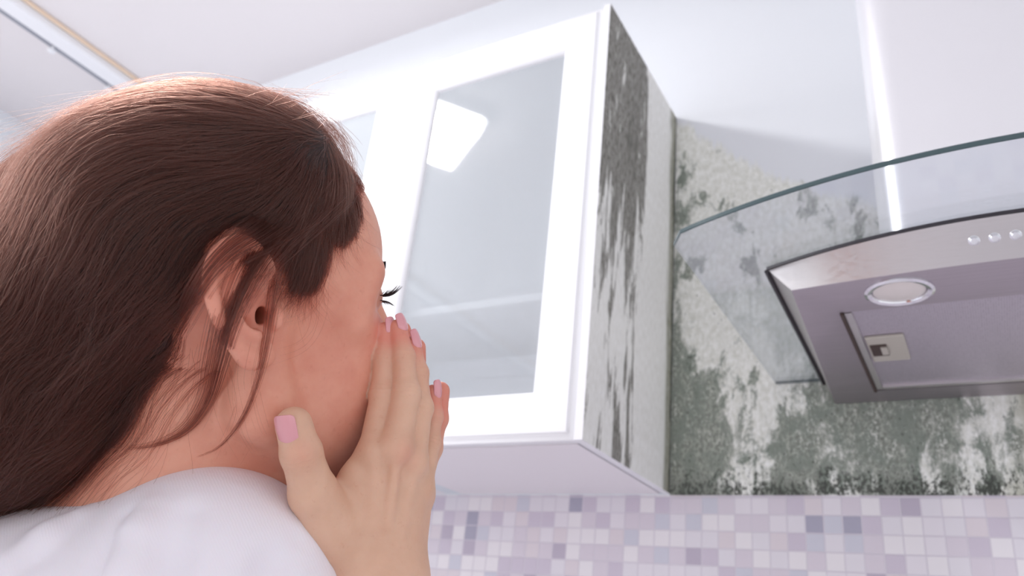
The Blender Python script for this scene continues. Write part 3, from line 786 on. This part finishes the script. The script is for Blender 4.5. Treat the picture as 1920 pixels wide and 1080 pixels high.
m_shirt, bh = mat('white_cotton', srgb(242, 236, 243), 0.9)
t = NT(m_shirt); tc = t('ShaderNodeTexCoord'); wv = t('ShaderNodeTexWave', {'Vector': t.scale(tc.outputs['Object'], 1, 1, 1), 'Scale': 260, 'Distortion': 3.0, 'Detail': 2})
wv.bands_direction = 'DIAGONAL'; nz = t.noise(tc.outputs['Object'], 30, 3)
hg = t.math('ADD', t.math('MULTIPLY', wv.outputs[1], 0.05), t.math('MULTIPLY', nz, 2.0))
bp = t('ShaderNodeBump', {'Height': hg, 'Strength': 0.35, 'Distance': 0.002}); t.l.new(bp.outputs[0], bh.inputs['Normal'])
bh.inputs['Subsurface Weight'].default_value = 0.1; bh.inputs['Subsurface Scale'].default_value = 0.01
link('t_shirt', np_mesh('t_shirt', to_world(Pt), Qt), m_shirt, person, True)

# ---- nails
m_nail, _ = mat('nail', srgb(226, 158, 164), 0.18); _.inputs['Coat Weight'].default_value = 0.5
def nail(p_tip, p_prev, r, facing, length, width, back=0.25, name='fingernail'):
    ax = (p_tip - p_prev); ax /= np.linalg.norm(ax)
    n = np.array(facing, float); n -= ax * (n @ ax); n /= np.linalg.norm(n); sd_ = np.cross(ax, n)
    vs = []; NU, NV = 13, 15
    for j in range(NV):
        tt = j / (NV - 1)
        wv_ = width * (1 - 0.10 * (1 - tt)) * (1 - max(0, tt - 0.86) ** 2 * 14) * (1 - max(0, 0.16 - tt) ** 2 * 12)
        for i in range(NU):
            q = -1 + 2 * i / (NU - 1); a = q * wv_ / 2 / r
            rr = r + 0.15 + 0.35 * (1 - q * q) + 0.3 * tt - 0.5 * max(0, 0.15 - tt) / 0.15
            al = (tt - back) * length + 0.6 * (1 - q * q) * (1 if tt > .5 else -1) * abs(tt - .5) * 2
            fall = max(0.0, al) ** 2 / (length * 4.5)
            vs.append(p_tip + ax * al + (n * math.cos(a) + sd_ * math.sin(a)) * (rr - fall))
    vs = np.array(vs); inner = vs - n * 0.5
    n_ = NU * NV; fs = []
    for j in range(NV - 1):
        for i in range(NU - 1):
            a = j * NU + i; fs.append((a, a + 1, a + NU + 1, a + NU)); fs.append((n_ + a + NU, n_ + a + NU + 1, n_ + a + 1, n_ + a))
    rim = [i for i in range(NU)] + [j * NU + NU - 1 for j in range(1, NV)] + [(NV - 1) * NU + i for i in range(NU - 2, -1, -1)] + [j * NU for j in range(NV - 2, 0, -1)]
    for a, b in zip(rim, rim[1:] + rim[:1]): fs.append((a, b, n_ + b, n_ + a))
    b = MB(); b.add(to_world(np.vstack([vs, inner])), fs); b.build(name, m_nail, person, True)
nail(rf[0][0][3], rf[0][0][2], 5.9, (0.80, 0.05, -0.60), 10, 8.5)
nail(rf[1][0][3], rf[1][0][2], 6.0, (0.80, 0.05, -0.60), 10, 9)
nail(rf[2][0][3], rf[2][0][2], 5.8, (0.80, 0.05, -0.60), 11, 8.5)
nail(rf[3][0][3], rf[3][0][2], 5.4, (0.80, 0.05, -0.60), 10, 7.5)
nail(th[0][3], th[0][2], 9.3, (-0.27, 0.1, -0.96), 14, 13, 0.42, 'thumbnail')

# ---- eyes, lashes, brows
m_eye, _ = mat('eye_white', srgb(225, 215, 215), 0.15); m_iris, _ = mat('iris_brown', srgb(70, 45, 35), 0.1); m_lash, _ = mat('lash', srgb(22, 16, 18), 0.5)
for s_ in (1, -1):
    c_ = H(74.5, 31 * s_, 16); b = MB(); b.lathe(to_world(c_), Vector(to_world(c_ + hf)) - Vector(to_world(c_)), [(0.0115 * math.sin(a), 0.0115 * -math.cos(a)) for a in np.linspace(0.02, 3.12, 20)], 28)
    for k in range(len(b.f)):
        z_ = np.mean([b.v[i] for i in b.f[k]], 0) - to_world(c_)
        if z_ @ (hf[0] * R_ + hf[1] * U_ + hf[2] * F_) > 0.0095: b.m[k] = 1
    b.build('eyeball', [m_eye, m_iris], person, True)
def hair_tubes(name, curves, parent, m, n=4):
    b = MB()
    for pts, r0 in curves: b.tube(to_world(np.array(pts)), [r0 * (1 - 0.85 * i / (len(pts) - 1)) / 1000 for i in range(len(pts))], n)
    return b.build(name, m, parent, True, False)
for s_ in (1, -1):
    cv = []
    for k in range(70):
        a = -1.15 + 2.3 * k / 69
        for up in (1, -1):
            if up < 0 and k % 2: continue
            root = H(74, 31 * s_, 16) + 14.6 * (hf * math.cos(a) * 0.97 + hr * math.sin(a) * s_ * 1.0 + hu * (0.10 * up - 0.02))
            out = hf * (math.cos(a) * 0.9 + .2) + hr * math.sin(a) * s_ * 1.1; L = (6.2 if up > 0 else 4.2) * (0.75 + 0.4 * random.random()) * (1.0 + 0.25 * (a > 0.3))
            curl = 0.75 if up > 0 else -0.5
            cv.append(([root + out * L * q + hu * L * curl * q * q * up * up + hr * random.uniform(-.4, .4) * q for q in (0, .25, .5, .75, 1)], 0.30))
    hair_tubes('eyelash', cv, person, m_lash)
    cv = []
    for k in range(260):
        q = random.random(); a0 = H(90 - 24 * q * q, (12 + 36 * q) * s_, 31 + 7 * math.sin(q * 2.6) - 3 * q) + hu * random.uniform(-2.8, 2.8) * (1 - .6 * q)
        g = fb.grad(a0[None])[0]; dd = fb.sample(a0[None])[0]; a0 = a0 - g * (dd - 0.9)
        d_ = hr * s_ * 0.9 - hf * 0.35 + hu * (0.35 - 0.6 * q); d_ = d_ / np.linalg.norm(d_)
        cv.append(([a0 + d_ * 7 * e + g * 0.9 * math.sin(e * 2.2) for e in (0, .33, .66, 1)], 0.20))
    hair_tubes('eyebrow', cv, person, m_lash)
# ------------------------------------------------------------------ hair
def surf(u, v, off=0.6, fld=None, d0=340.0, d1=620.0):
    """depth at which the view ray through a sculpt coordinate meets the body (mm)"""
    fld = fld or fb
    d = np.arange(d0, d1, 1.0); P = np.stack([(u - 960) / F_PX * d, -(v - 540) / F_PX * d, d], 1)
    s_ = fld.sample(P) < off; return P[np.argmax(s_)] if s_.any() else PT(u, v, 440)
EC, ER = np.array([0, 0, 44.0]), np.array([90, 74, 77.0])
def on_skull(u, v):
    d = PT(u, v, 1.0); o = HB @ (-HO) - EC; q = HB @ d; a = ((q / ER) ** 2).sum(); b = 2 * (o * q / ER ** 2).sum(); c = ((o / ER) ** 2).sum() - 1
    D = b * b - 4 * a * c
    if D < 0: tt = -b / (2 * a)
    else: tt = (-b - math.sqrt(D)) / (2 * a)
    p = o + q * tt + EC; return p[0], p[2]
hl = [(655, 300), (672, 345), (671, 380), (664, 432), (640, 455), (612, 462), (602, 515), (586, 546), (550, 540), (520, 495), (478, 455), (440, 447), (408, 470), (396, 515), (390, 560), (350, 620), (320, 690)]
poly = [on_skull(u, v) for u, v in hl]
fx_ = [(p[0], p[1]) for p in poly]
poly = fx_ + [(poly[-1][0] - 20, -120), (-220, -120), (-220, 220), (60, 220), (poly[0][0] - 2, poly[0][1] + 40)]
poly = np.array(poly)
def poly_sd(x, z):
    d = np.full(np.shape(x), 1e9); ins = np.zeros(np.shape(x), bool); n = len(poly)
    for i in range(n):
        a, b = poly[i], poly[(i + 1) % n]; e = b - a
        wx, wz = x - a[0], z - a[1]; tt = np.clip((wx * e[0] + wz * e[1]) / (e @ e), 0, 1)
        d = np.minimum(d, (wx - e[0] * tt) ** 2 + (wz - e[1] * tt) ** 2)
        c = ((a[1] > z) != (b[1] > z)) & (x < (b[0] - a[0]) * (z - a[1]) / ((b[1] - a[1]) + 1e-12) + a[0]); ins ^= c
    return np.where(ins, -1, 1) * np.sqrt(d)
HR = 2.2
hs = Field((-330, -260, 320), (10, 135, 640), HR)
X, Y, Z = np.meshgrid(*hs.ax, indexing='ij')
PP = np.stack([X.ravel(), Y.ravel(), Z.ravel()], 1) - HO; hx, hy, hz = PP @ hf, PP @ hr, PP @ hu; del PP
def elld(c, r): 
    k0 = np.sqrt(((hx - c[0]) / r[0]) ** 2 + ((hy - c[1]) / r[1]) ** 2 + ((hz - c[2]) / r[2]) ** 2); k1 = np.sqrt(((hx - c[0]) / r[0] ** 2) ** 2 + ((hy - c[1]) / r[1] ** 2) ** 2 + ((hz - c[2]) / r[2] ** 2) ** 2) + 1e-9
    return k0 * (k0 - 1) / k1
sdp = poly_sd(hx, hz)
sdp = sdp + 5.0 + 9.0 * np.clip((hx + 10) / 30, 0, 1) * np.clip((75 - hz) / 40, 0, 1)
lift = 8.5 * np.clip(-sdp / 26.0, 0, 1) ** 0.7 - 4.0 * np.clip(sdp / 4 + 0.5, 0, 1) 
dsk = np.minimum(elld((0, 0, 44), (90, 74, 77)), elld((38, 0, 38), (50, 58, 46)) ) - lift - 0.6
dsk = np.where(sdp > 3, np.maximum(dsk, sdp - 3), dsk)
hs.V = dsk.reshape(hs.n).astype(np.float32); del hx, hy, hz, dsk, sdp, lift, X, Y, Z
hs.cap(PT(255, 440, 470), PT(160, 600, 458), 66, 62, 26)
hs.cap(PT(150, 600, 458), PT(50, 715, 450), 60, 60, 20)
hs.cap(PT(50, 715, 450), PT(-110, 860, 440), 58, 44, 20)
hs.ell(PT(110, 480, 490), (44, 62, 50), 26)
Ph, Qh = hs.nets()
m_hair, bh = mat('hair_mass', srgb(34, 21, 20), 0.6)
t = NT(m_hair); tc = t('ShaderNodeTexCoord')
nz = t.noise(t.scale(tc.outputs['Object'], 300, 300, 300), 1.0, 3); t.l.new(t('ShaderNodeBump', {'Height': nz, 'Strength': 0.3, 'Distance': 0.001}).outputs[0], bh.inputs['Normal'])
hair = link('hair', np_mesh('hair', to_world(Ph), Qh), m_hair, person, True)

FLOW = [(672, 330, -.10, 1), (660, 400, -.22, 1), (640, 300, -.55, .85), (600, 262, -.9, .45), (520, 200, -.99, .12), (430, 165, -1, .0), (350, 160, -1, .08), (240, 180, -.95, .3), (130, 230, -.8, .6), (60, 300, -.6, .8), (30, 450, -.42, .9),
        (100, 400, -.5, .87), (200, 330, -.78, .62), (400, 270, -.96, .27), (300, 250, -.9, .42), (520, 300, -.9, .42), (590, 360, -.62, .78), (560, 430, -.55, .83), (610, 450, -.35, .93), (570, 510, -.5, .87), (460, 380, -.82, .57), (480, 440, -.75, .66), (300, 450, -.75, .66), (180, 560, -.6, .8),
        (120, 700, -.58, .8), (380, 500, -.62, .78), (260, 680, -.6, .8), (50, 850, -.75, .66), (150, 820, -.8, .6), (0, 700, -.5, .85)]
FL = np.array(FLOW)
def flow(u, v):
    w_ = 1 / (((u[:, None] - FL[None, :, 0]) ** 2 + (v[:, None] - FL[None, :, 1]) ** 2) + 900) ** 1.6
    d = np.stack([(w_ * FL[:, 2]).sum(1), (w_ * FL[:, 3]).sum(1)], 1); return d / np.linalg.norm(d, axis=1, keepdims=True)
def wob(P, k, s):
    a = P / s; return np.sin(a[:, 0] * 1.7 + a[:, 1] * 2.3 + k) * np.cos(a[:, 1] * 1.3 - a[:, 2] * 1.9 + 2 * k)
def trace(P, n, step, offs, jit):
    """strands following the flow over the hair mass; offs (N, n) distance from its surface"""
    N = len(P); out = np.zeros((N, n, 3)); vel = None
    ang = rng.normal(0, jit, N)
    for j in range(n):
        for _ in range(2):
            g = h2.grad(P, 2.0); P = P - g * np.clip(h2.sample(P) - offs[:, j], -12, 12)[:, None]
        out[:, j] = P
        u, v = 960 + F_PX * P[:, 0] / P[:, 2], 540 - F_PX * P[:, 1] / P[:, 2]
        f = flow(u, v); a = ang + 0.22 * wob(P, 0.5, 11) + 0.30 * wob(P, 2.1, 34)
        fx, fy = f[:, 0] * np.cos(a) - f[:, 1] * np.sin(a), f[:, 0] * np.sin(a) + f[:, 1] * np.cos(a)
        d = np.stack([fx, -fy, np.zeros(N)], 1); d -= g * (d * g).sum(1)[:, None]; nn = np.linalg.norm(d, axis=1, keepdims=True); d = d / np.maximum(nn, 0.3)
        vel = d if vel is None else 0.6 * vel + 0.4 * d
        P = P + vel * step
    # growth ends at the hairline
    hh = (out.reshape(-1, 3) - HO) @ HB.T; sd2 = poly_sd(hh[:, 0], hh[:, 2]).reshape(N, n); sd2[(hh[:, 0] < 5).reshape(N, n) & ((hh[:, 2]) < -20).reshape(N, n)] = -50
    stop = sd2 > rng.uniform(-15, 4, (N, 1)) + 2.5 * wob(out[:, 0], 1.0, 5)[:, None]; stop[:, 0] = False
    for j in range(1, n):
        m = stop[:, j]; out[m, j] = out[m, j - 1] + (out[m, j - 1] - out[m, max(j - 2, 0)]) * 0.12; stop[:, min(j + 1, n - 1)] |= m
    return out
STR = []          # list of (points array (N,n,3), radius mm array (N,n))
def radii(N, n, r, r_lo=0.25):
    q = np.linspace(0, 1, n)[None]; return r * (1 - (1 - r_lo) * q ** 2) * rng.uniform(0.7, 1.25, (N, 1)) * np.minimum(1, q * 12 + 0.4)
h2 = Field((-330, -260, 320), (10, 135, 640), HR)
X, Y, Z = np.meshgrid(*h2.ax, indexing='ij'); h2.V = np.minimum(hs.V, fb.sample(np.stack([X.ravel(), Y.ravel(), Z.ravel()], 1)).reshape(h2.n).astype(np.float32)); del X, Y, Z
nrm = hs.grad(Ph, 2.0); vis = (nrm[:, 2] < 0.55); hsd = poly_sd(*(toH(Ph)[:, [0, 2]].T))
cand = Ph[vis]
def seed(N, mask=None):
    c = cand if mask is None else cand[mask]; return c[rng.integers(0, len(c), N)] + rng.normal(0, 1.0, (N, 3))
def layer(N, n, step, lo, hi, jit, r, mask=None):
    P = seed(N, mask); o = rng.uniform(lo, hi, (N, 1)); q = np.linspace(0, 1, n)[None]
    prof = np.minimum(1, q * 5) * (1 - 0.6 * q ** 3)
    STR.append((trace(P, n, step, -0.8 + (o + 0.8) * prof, jit), radii(N, n, r)))
cu = 960 + F_PX * cand[:, 0] / cand[:, 2]; cvv = 540 - F_PX * cand[:, 1] / cand[:, 2]
layer(17000, 18, 6.5, 0.2, 2.5, 0.07, 0.085)
layer(7000, 24, 6.5, 1.0, 4.5, 0.12, 0.075)
tp = P_[(P_[:, 2] < 560)]; th2 = toH(tp); tm = (-poly_sd(th2[:, 0], th2[:, 2]) > rng.uniform(-1, 1, len(th2)) + 24 * rng.uniform(0, 1, len(th2)) ** 1.5) & (th2[:, 0] > -5) & (th2[:, 1] > 5) & (hs.sample(tp) > -3) & (tp[:, 1] > PT(0, 640, 450)[1])
tp = tp[tm]
def temple(N, n, step, lo, hi, jit, r):
    P = tp[rng.integers(0, len(tp), N)] + rng.normal(0, .6, (N, 3)); o = rng.uniform(lo, hi, (N, 1)); q = np.linspace(0, 1, n)[None]
    STR.append((trace(P, n, step, -0.6 + (o + 0.6) * np.minimum(1, q * 4) * (1 - .5 * q ** 3), jit), radii(N, n, r, 0.15)))
if len(tp):
    temple(8500, 14, 3.2, 0.2, 2.2, 0.10, 0.07); temple(1500, 18, 3.6, 1.0, 4.0, 0.2, 0.06)
front = (cu > 520) & (cvv > 230)
layer(7000, 20, 4.5, 0.2, 1.6, 0.08, 0.07, front)
layer(900, 26, 6.0, 3.0, 9.0, 0.30, 0.06)
# rim of short hairs along the hairline and temple
hline = np.array([(672, 335), (673, 365), (670, 395), (666, 430), (645, 452), (615, 460), (606, 500), (600, 530), (586, 548), (555, 545), (525, 505)])
def along(n):
    tt = rng.uniform(0, len(hline) - 1.001, n); i = tt.astype(int); return hline[i] + (hline[i + 1] - hline[i]) * (tt - i)[:, None]
pts = []
for (u, v) in along(1300):
    u0, v0 = u + rng.normal(-12, 10), v + rng.normal(-8, 8); f = flow(np.array([u0]), np.array([v0]))[0]
    th_ = rng.normal(0.0, 0.35); f = np.array([f[0] * math.cos(th_) - f[1] * math.sin(th_), f[0] * math.sin(th_) + f[1] * math.cos(th_)]); L = rng.uniform(25, 75); cb = rng.normal(-0.15, 0.3)
    row = []
    for j in range(7):
        q = j / 6; uu, vv = u0 + f[0] * L * q - f[1] * cb * L * q * q, v0 + f[1] * L * q + f[0] * cb * L * q * q
        row.append(surf(uu, vv, 0.5 + 1.2 * math.sin(q * 3.1)))
    pts.append(row)
STR.append((np.array(pts), radii(len(pts), 7, 0.05, 0.1)))
# free bundles, given by guide points lying just off the skin
def bundle(N, gu, spread, tip, r=0.06, lift=2.0, n=26, jit=0.0):
    r = r * (1.25 if N > 25 else 1.1)
    g = np.array(crom([(a[0], a[1], a[2] if len(a) > 2 else 0) for a in gu], 8)); s0 = np.linspace(0, len(g) - 1, n)
    base = np.stack([np.interp(s0, np.arange(len(g)), g[:, k]) for k in (0, 1)], 1)
    sp = np.array([surf(u, v, lift) for u, v in base])
    dz = sp[:, 2].copy()
    for _ in range(3): dz[1:-1] = np.minimum(dz[1:-1], (dz[:-2] + dz[2:]) / 2 )
    tan = np.gradient(base, axis=0); tan /= np.linalg.norm(tan, axis=1, keepdims=True); nor = np.stack([-tan[:, 1], tan[:, 0]], 1)
    q = np.linspace(0, 1, n)[None]
    o = rng.normal(0, 1, (N, 1)); wd = (spread * (1 - q) ** 1.2 + tip * (0.3 + 0.7 * q)) * o + 0.8 * np.sin(q * rng.uniform(3, 9, (N, 1)) + rng.uniform(0, 6, (N, 1))) * (jit + 1)
    end = rng.uniform(0.82, 1.0, (N, 1)); qq = q * end * (n - 1)
    i = np.clip(qq.astype(int), 0, n - 2); f = qq - i
    U = base[i, 0] * (1 - f) + base[i + 1, 0] * f + nor[i, 0] * wd; V = base[i, 1] * (1 - f) + base[i + 1, 1] * f + nor[i, 1] * wd
    D = dz[i] * (1 - f) + dz[i + 1] * f + rng.normal(0, 0.6, (N, 1))
    STR.append((np.stack([(U - 960) / F_PX * D, -(V - 540) / F_PX * D, D], 2), radii(N, n, r)))
bundle(30, [(600, 360), (560, 430), (528, 490), (512, 560), (500, 640), (483, 715), (455, 785), (412, 838), (366, 858)], 14, 0.9, 0.07)
bundle(9, [(600, 380), (566, 450), (540, 520), (515, 580), (505, 640), (488, 715), (455, 785), (420, 830)], 8, 5)
bundle(80, [(590, 340), (520, 430), (462, 520), (430, 600), (410, 680), (390, 750), (350, 806), (290, 834), (215, 842)], 24, 2.0, 0.07)
bundle(34, [(590, 340), (520, 410), (452, 500), (418, 590), (395, 670), (382, 735), (352, 792), (305, 828)], 20, 5, 0.06)
bundle(260, [(600, 330), (545, 400), (490, 470), (455, 540), (432, 600), (418, 650)], 26, 7, 0.06, 1.5)
bundle(150, [(560, 380), (490, 430), (430, 470), (385, 520), (340, 600), (300, 680)], 20, 10, 0.06, 3.0)
bundle(7, [(612, 470), (608, 530), (592, 572), (560, 598), (515, 608)], 6, 8, 0.04, 0.8, jit=2)
bundle(6, [(590, 540), (585, 600), (560, 640), (500, 660)], 8, 12, 0.035, 0.8, jit=2)
bundle(9, [(470, 640), (455, 720), (470, 800), (500, 850)], 18, 22, 0.032, 0.8, jit=3)
bundle(8, [(420, 660), (440, 740), (430, 800), (400, 860)], 18, 25, 0.032, 0.8, jit=3)
bundle(10, [(350, 640), (330, 720), (290, 800), (240, 850)], 14, 18, 0.035, 0.8, jit=2)
# loose hair blowing off the crown and down the back
def free(N, a, b, c, d, r=0.055, n=26):
    P0, P1, P2, P3 = (np.array([k[0] for _ in range(N)], float) + rng.normal(0, 1, (N, 3)) * k[1] for k in (a, b, c, d))
    q = np.linspace(0, 1, n)[None, :, None]; B = (1 - q) ** 3 * P0[:, None] + 3 * q * (1 - q) ** 2 * P1[:, None] + 3 * q * q * (1 - q) * P2[:, None] + q ** 3 * P3[:, None]
    D = B[..., 2:3]; STR.append((np.concatenate([(B[..., :1] - 960) / F_PX * D, -(B[..., 1:2] - 540) / F_PX * D, D], 2), radii(N, n, r)))
free(200, ((330, 180, 470), (50, 8, 12)), ((210, 180, 465), (40, 12, 10)), ((90, 225, 455), (40, 22, 12)), ((-40, 360, 450), (40, 50, 15)))
free(190, ((230, 210, 470), (40, 12, 12)), ((120, 225, 465), (30, 20, 10)), ((30, 330, 455), (30, 36, 12)), ((-20, 560, 450), (25, 70, 15)))
free(90, ((300, 195, 470), (60, 10, 12)), ((150, 200, 465), (30, 20, 10)), ((60, 300, 450), (40, 40, 12)), ((20, 620, 430), (50, 90, 15)))
free(160, ((480, 182, 462), (60, 6, 8)), ((400, 156, 462), (50, 4, 8)), ((300, 158, 460), (50, 6, 8)), ((180, 212, 455), (40, 14, 10)))
free(120, ((640, 280, 470), (16, 12, 5)), ((590, 195, 468), (20, 8, 5)), ((500, 160, 465), (30, 5, 6)), ((400, 165, 460), (60, 10, 8)))
free(60, ((660, 330, 470), (8, 12, 4)), ((655, 262, 470), (12, 8, 4)), ((610, 215, 468), (20, 8, 5)), ((520, 190, 465), (40, 10, 6)))
free(30, ((560, 220, 440), (60, 30, 8)), ((420, 250, 415), (60, 60, 8)), ((300, 260, 410), (60, 60, 8)), ((150, 260, 420), (60, 60, 10)))
free(40, ((250, 500, 385), (90, 60, 5)), ((200, 640, 380), (60, 50, 5)), ((120, 720, 380), (60, 50, 8)), ((20, 820, 390), (60, 60, 10)))

sizes = []; pos = []; rad = []
for P, r in STR:
    sizes += [P.shape[1]] * P.shape[0]; pos.append(to_world(P).reshape(-1, 3)); rad.append(r.reshape(-1) / 1000)
pos = np.concatenate(pos).astype(np.float32); rad = np.concatenate(rad).astype(np.float32)
cvd = bpy.data.hair_curves.new('hair_strands'); cvd.add_curves(sizes)
cvd.position_data.foreach_set('vector', pos.ravel()) if hasattr(cvd, 'position_data') else cvd.attributes['position'].data.foreach_set('vector', pos.ravel())
ra_ = cvd.attributes.get('radius') or cvd.attributes.new('radius', 'FLOAT', 'POINT'); ra_.data.foreach_set('value', rad)
ct = cvd.attributes.get('curve_type') or cvd.attributes.new('curve_type', 'INT8', 'CURVE')
m_str = bpy.data.materials.new('hair_strand'); m_str.use_nodes = True; n_ = m_str.node_tree.nodes; n_.clear()
o_ = n_.new('ShaderNodeOutputMaterial'); hb_ = n_.new('ShaderNodeBsdfHairPrincipled'); hb_.parametrization = 'COLOR'
def si(k, v):
    if k in hb_.inputs: hb_.inputs[k].default_value = v
si('Color', (*srgb(59, 31, 24), 1)); si('Melanin Redness', 0.95); si('Tint', (1.0, 0.80, 0.78, 1)); si('Roughness', 0.34); si('Radial Roughness', 0.45); si('Random Color', 0.75); si('Random Roughness', 0.3); si('Coat', 0.0); si('IOR', 1.42)
m_str.node_tree.links.new(hb_.outputs[0], o_.inputs[0])
so_ = bpy.data.objects.new('hair_strands', cvd); COL.objects.link(so_); cvd.materials.append(m_str); so_.parent = hair; so_['kind'] = 'stuff'
print('strands', len(sizes), 'points', len(pos))
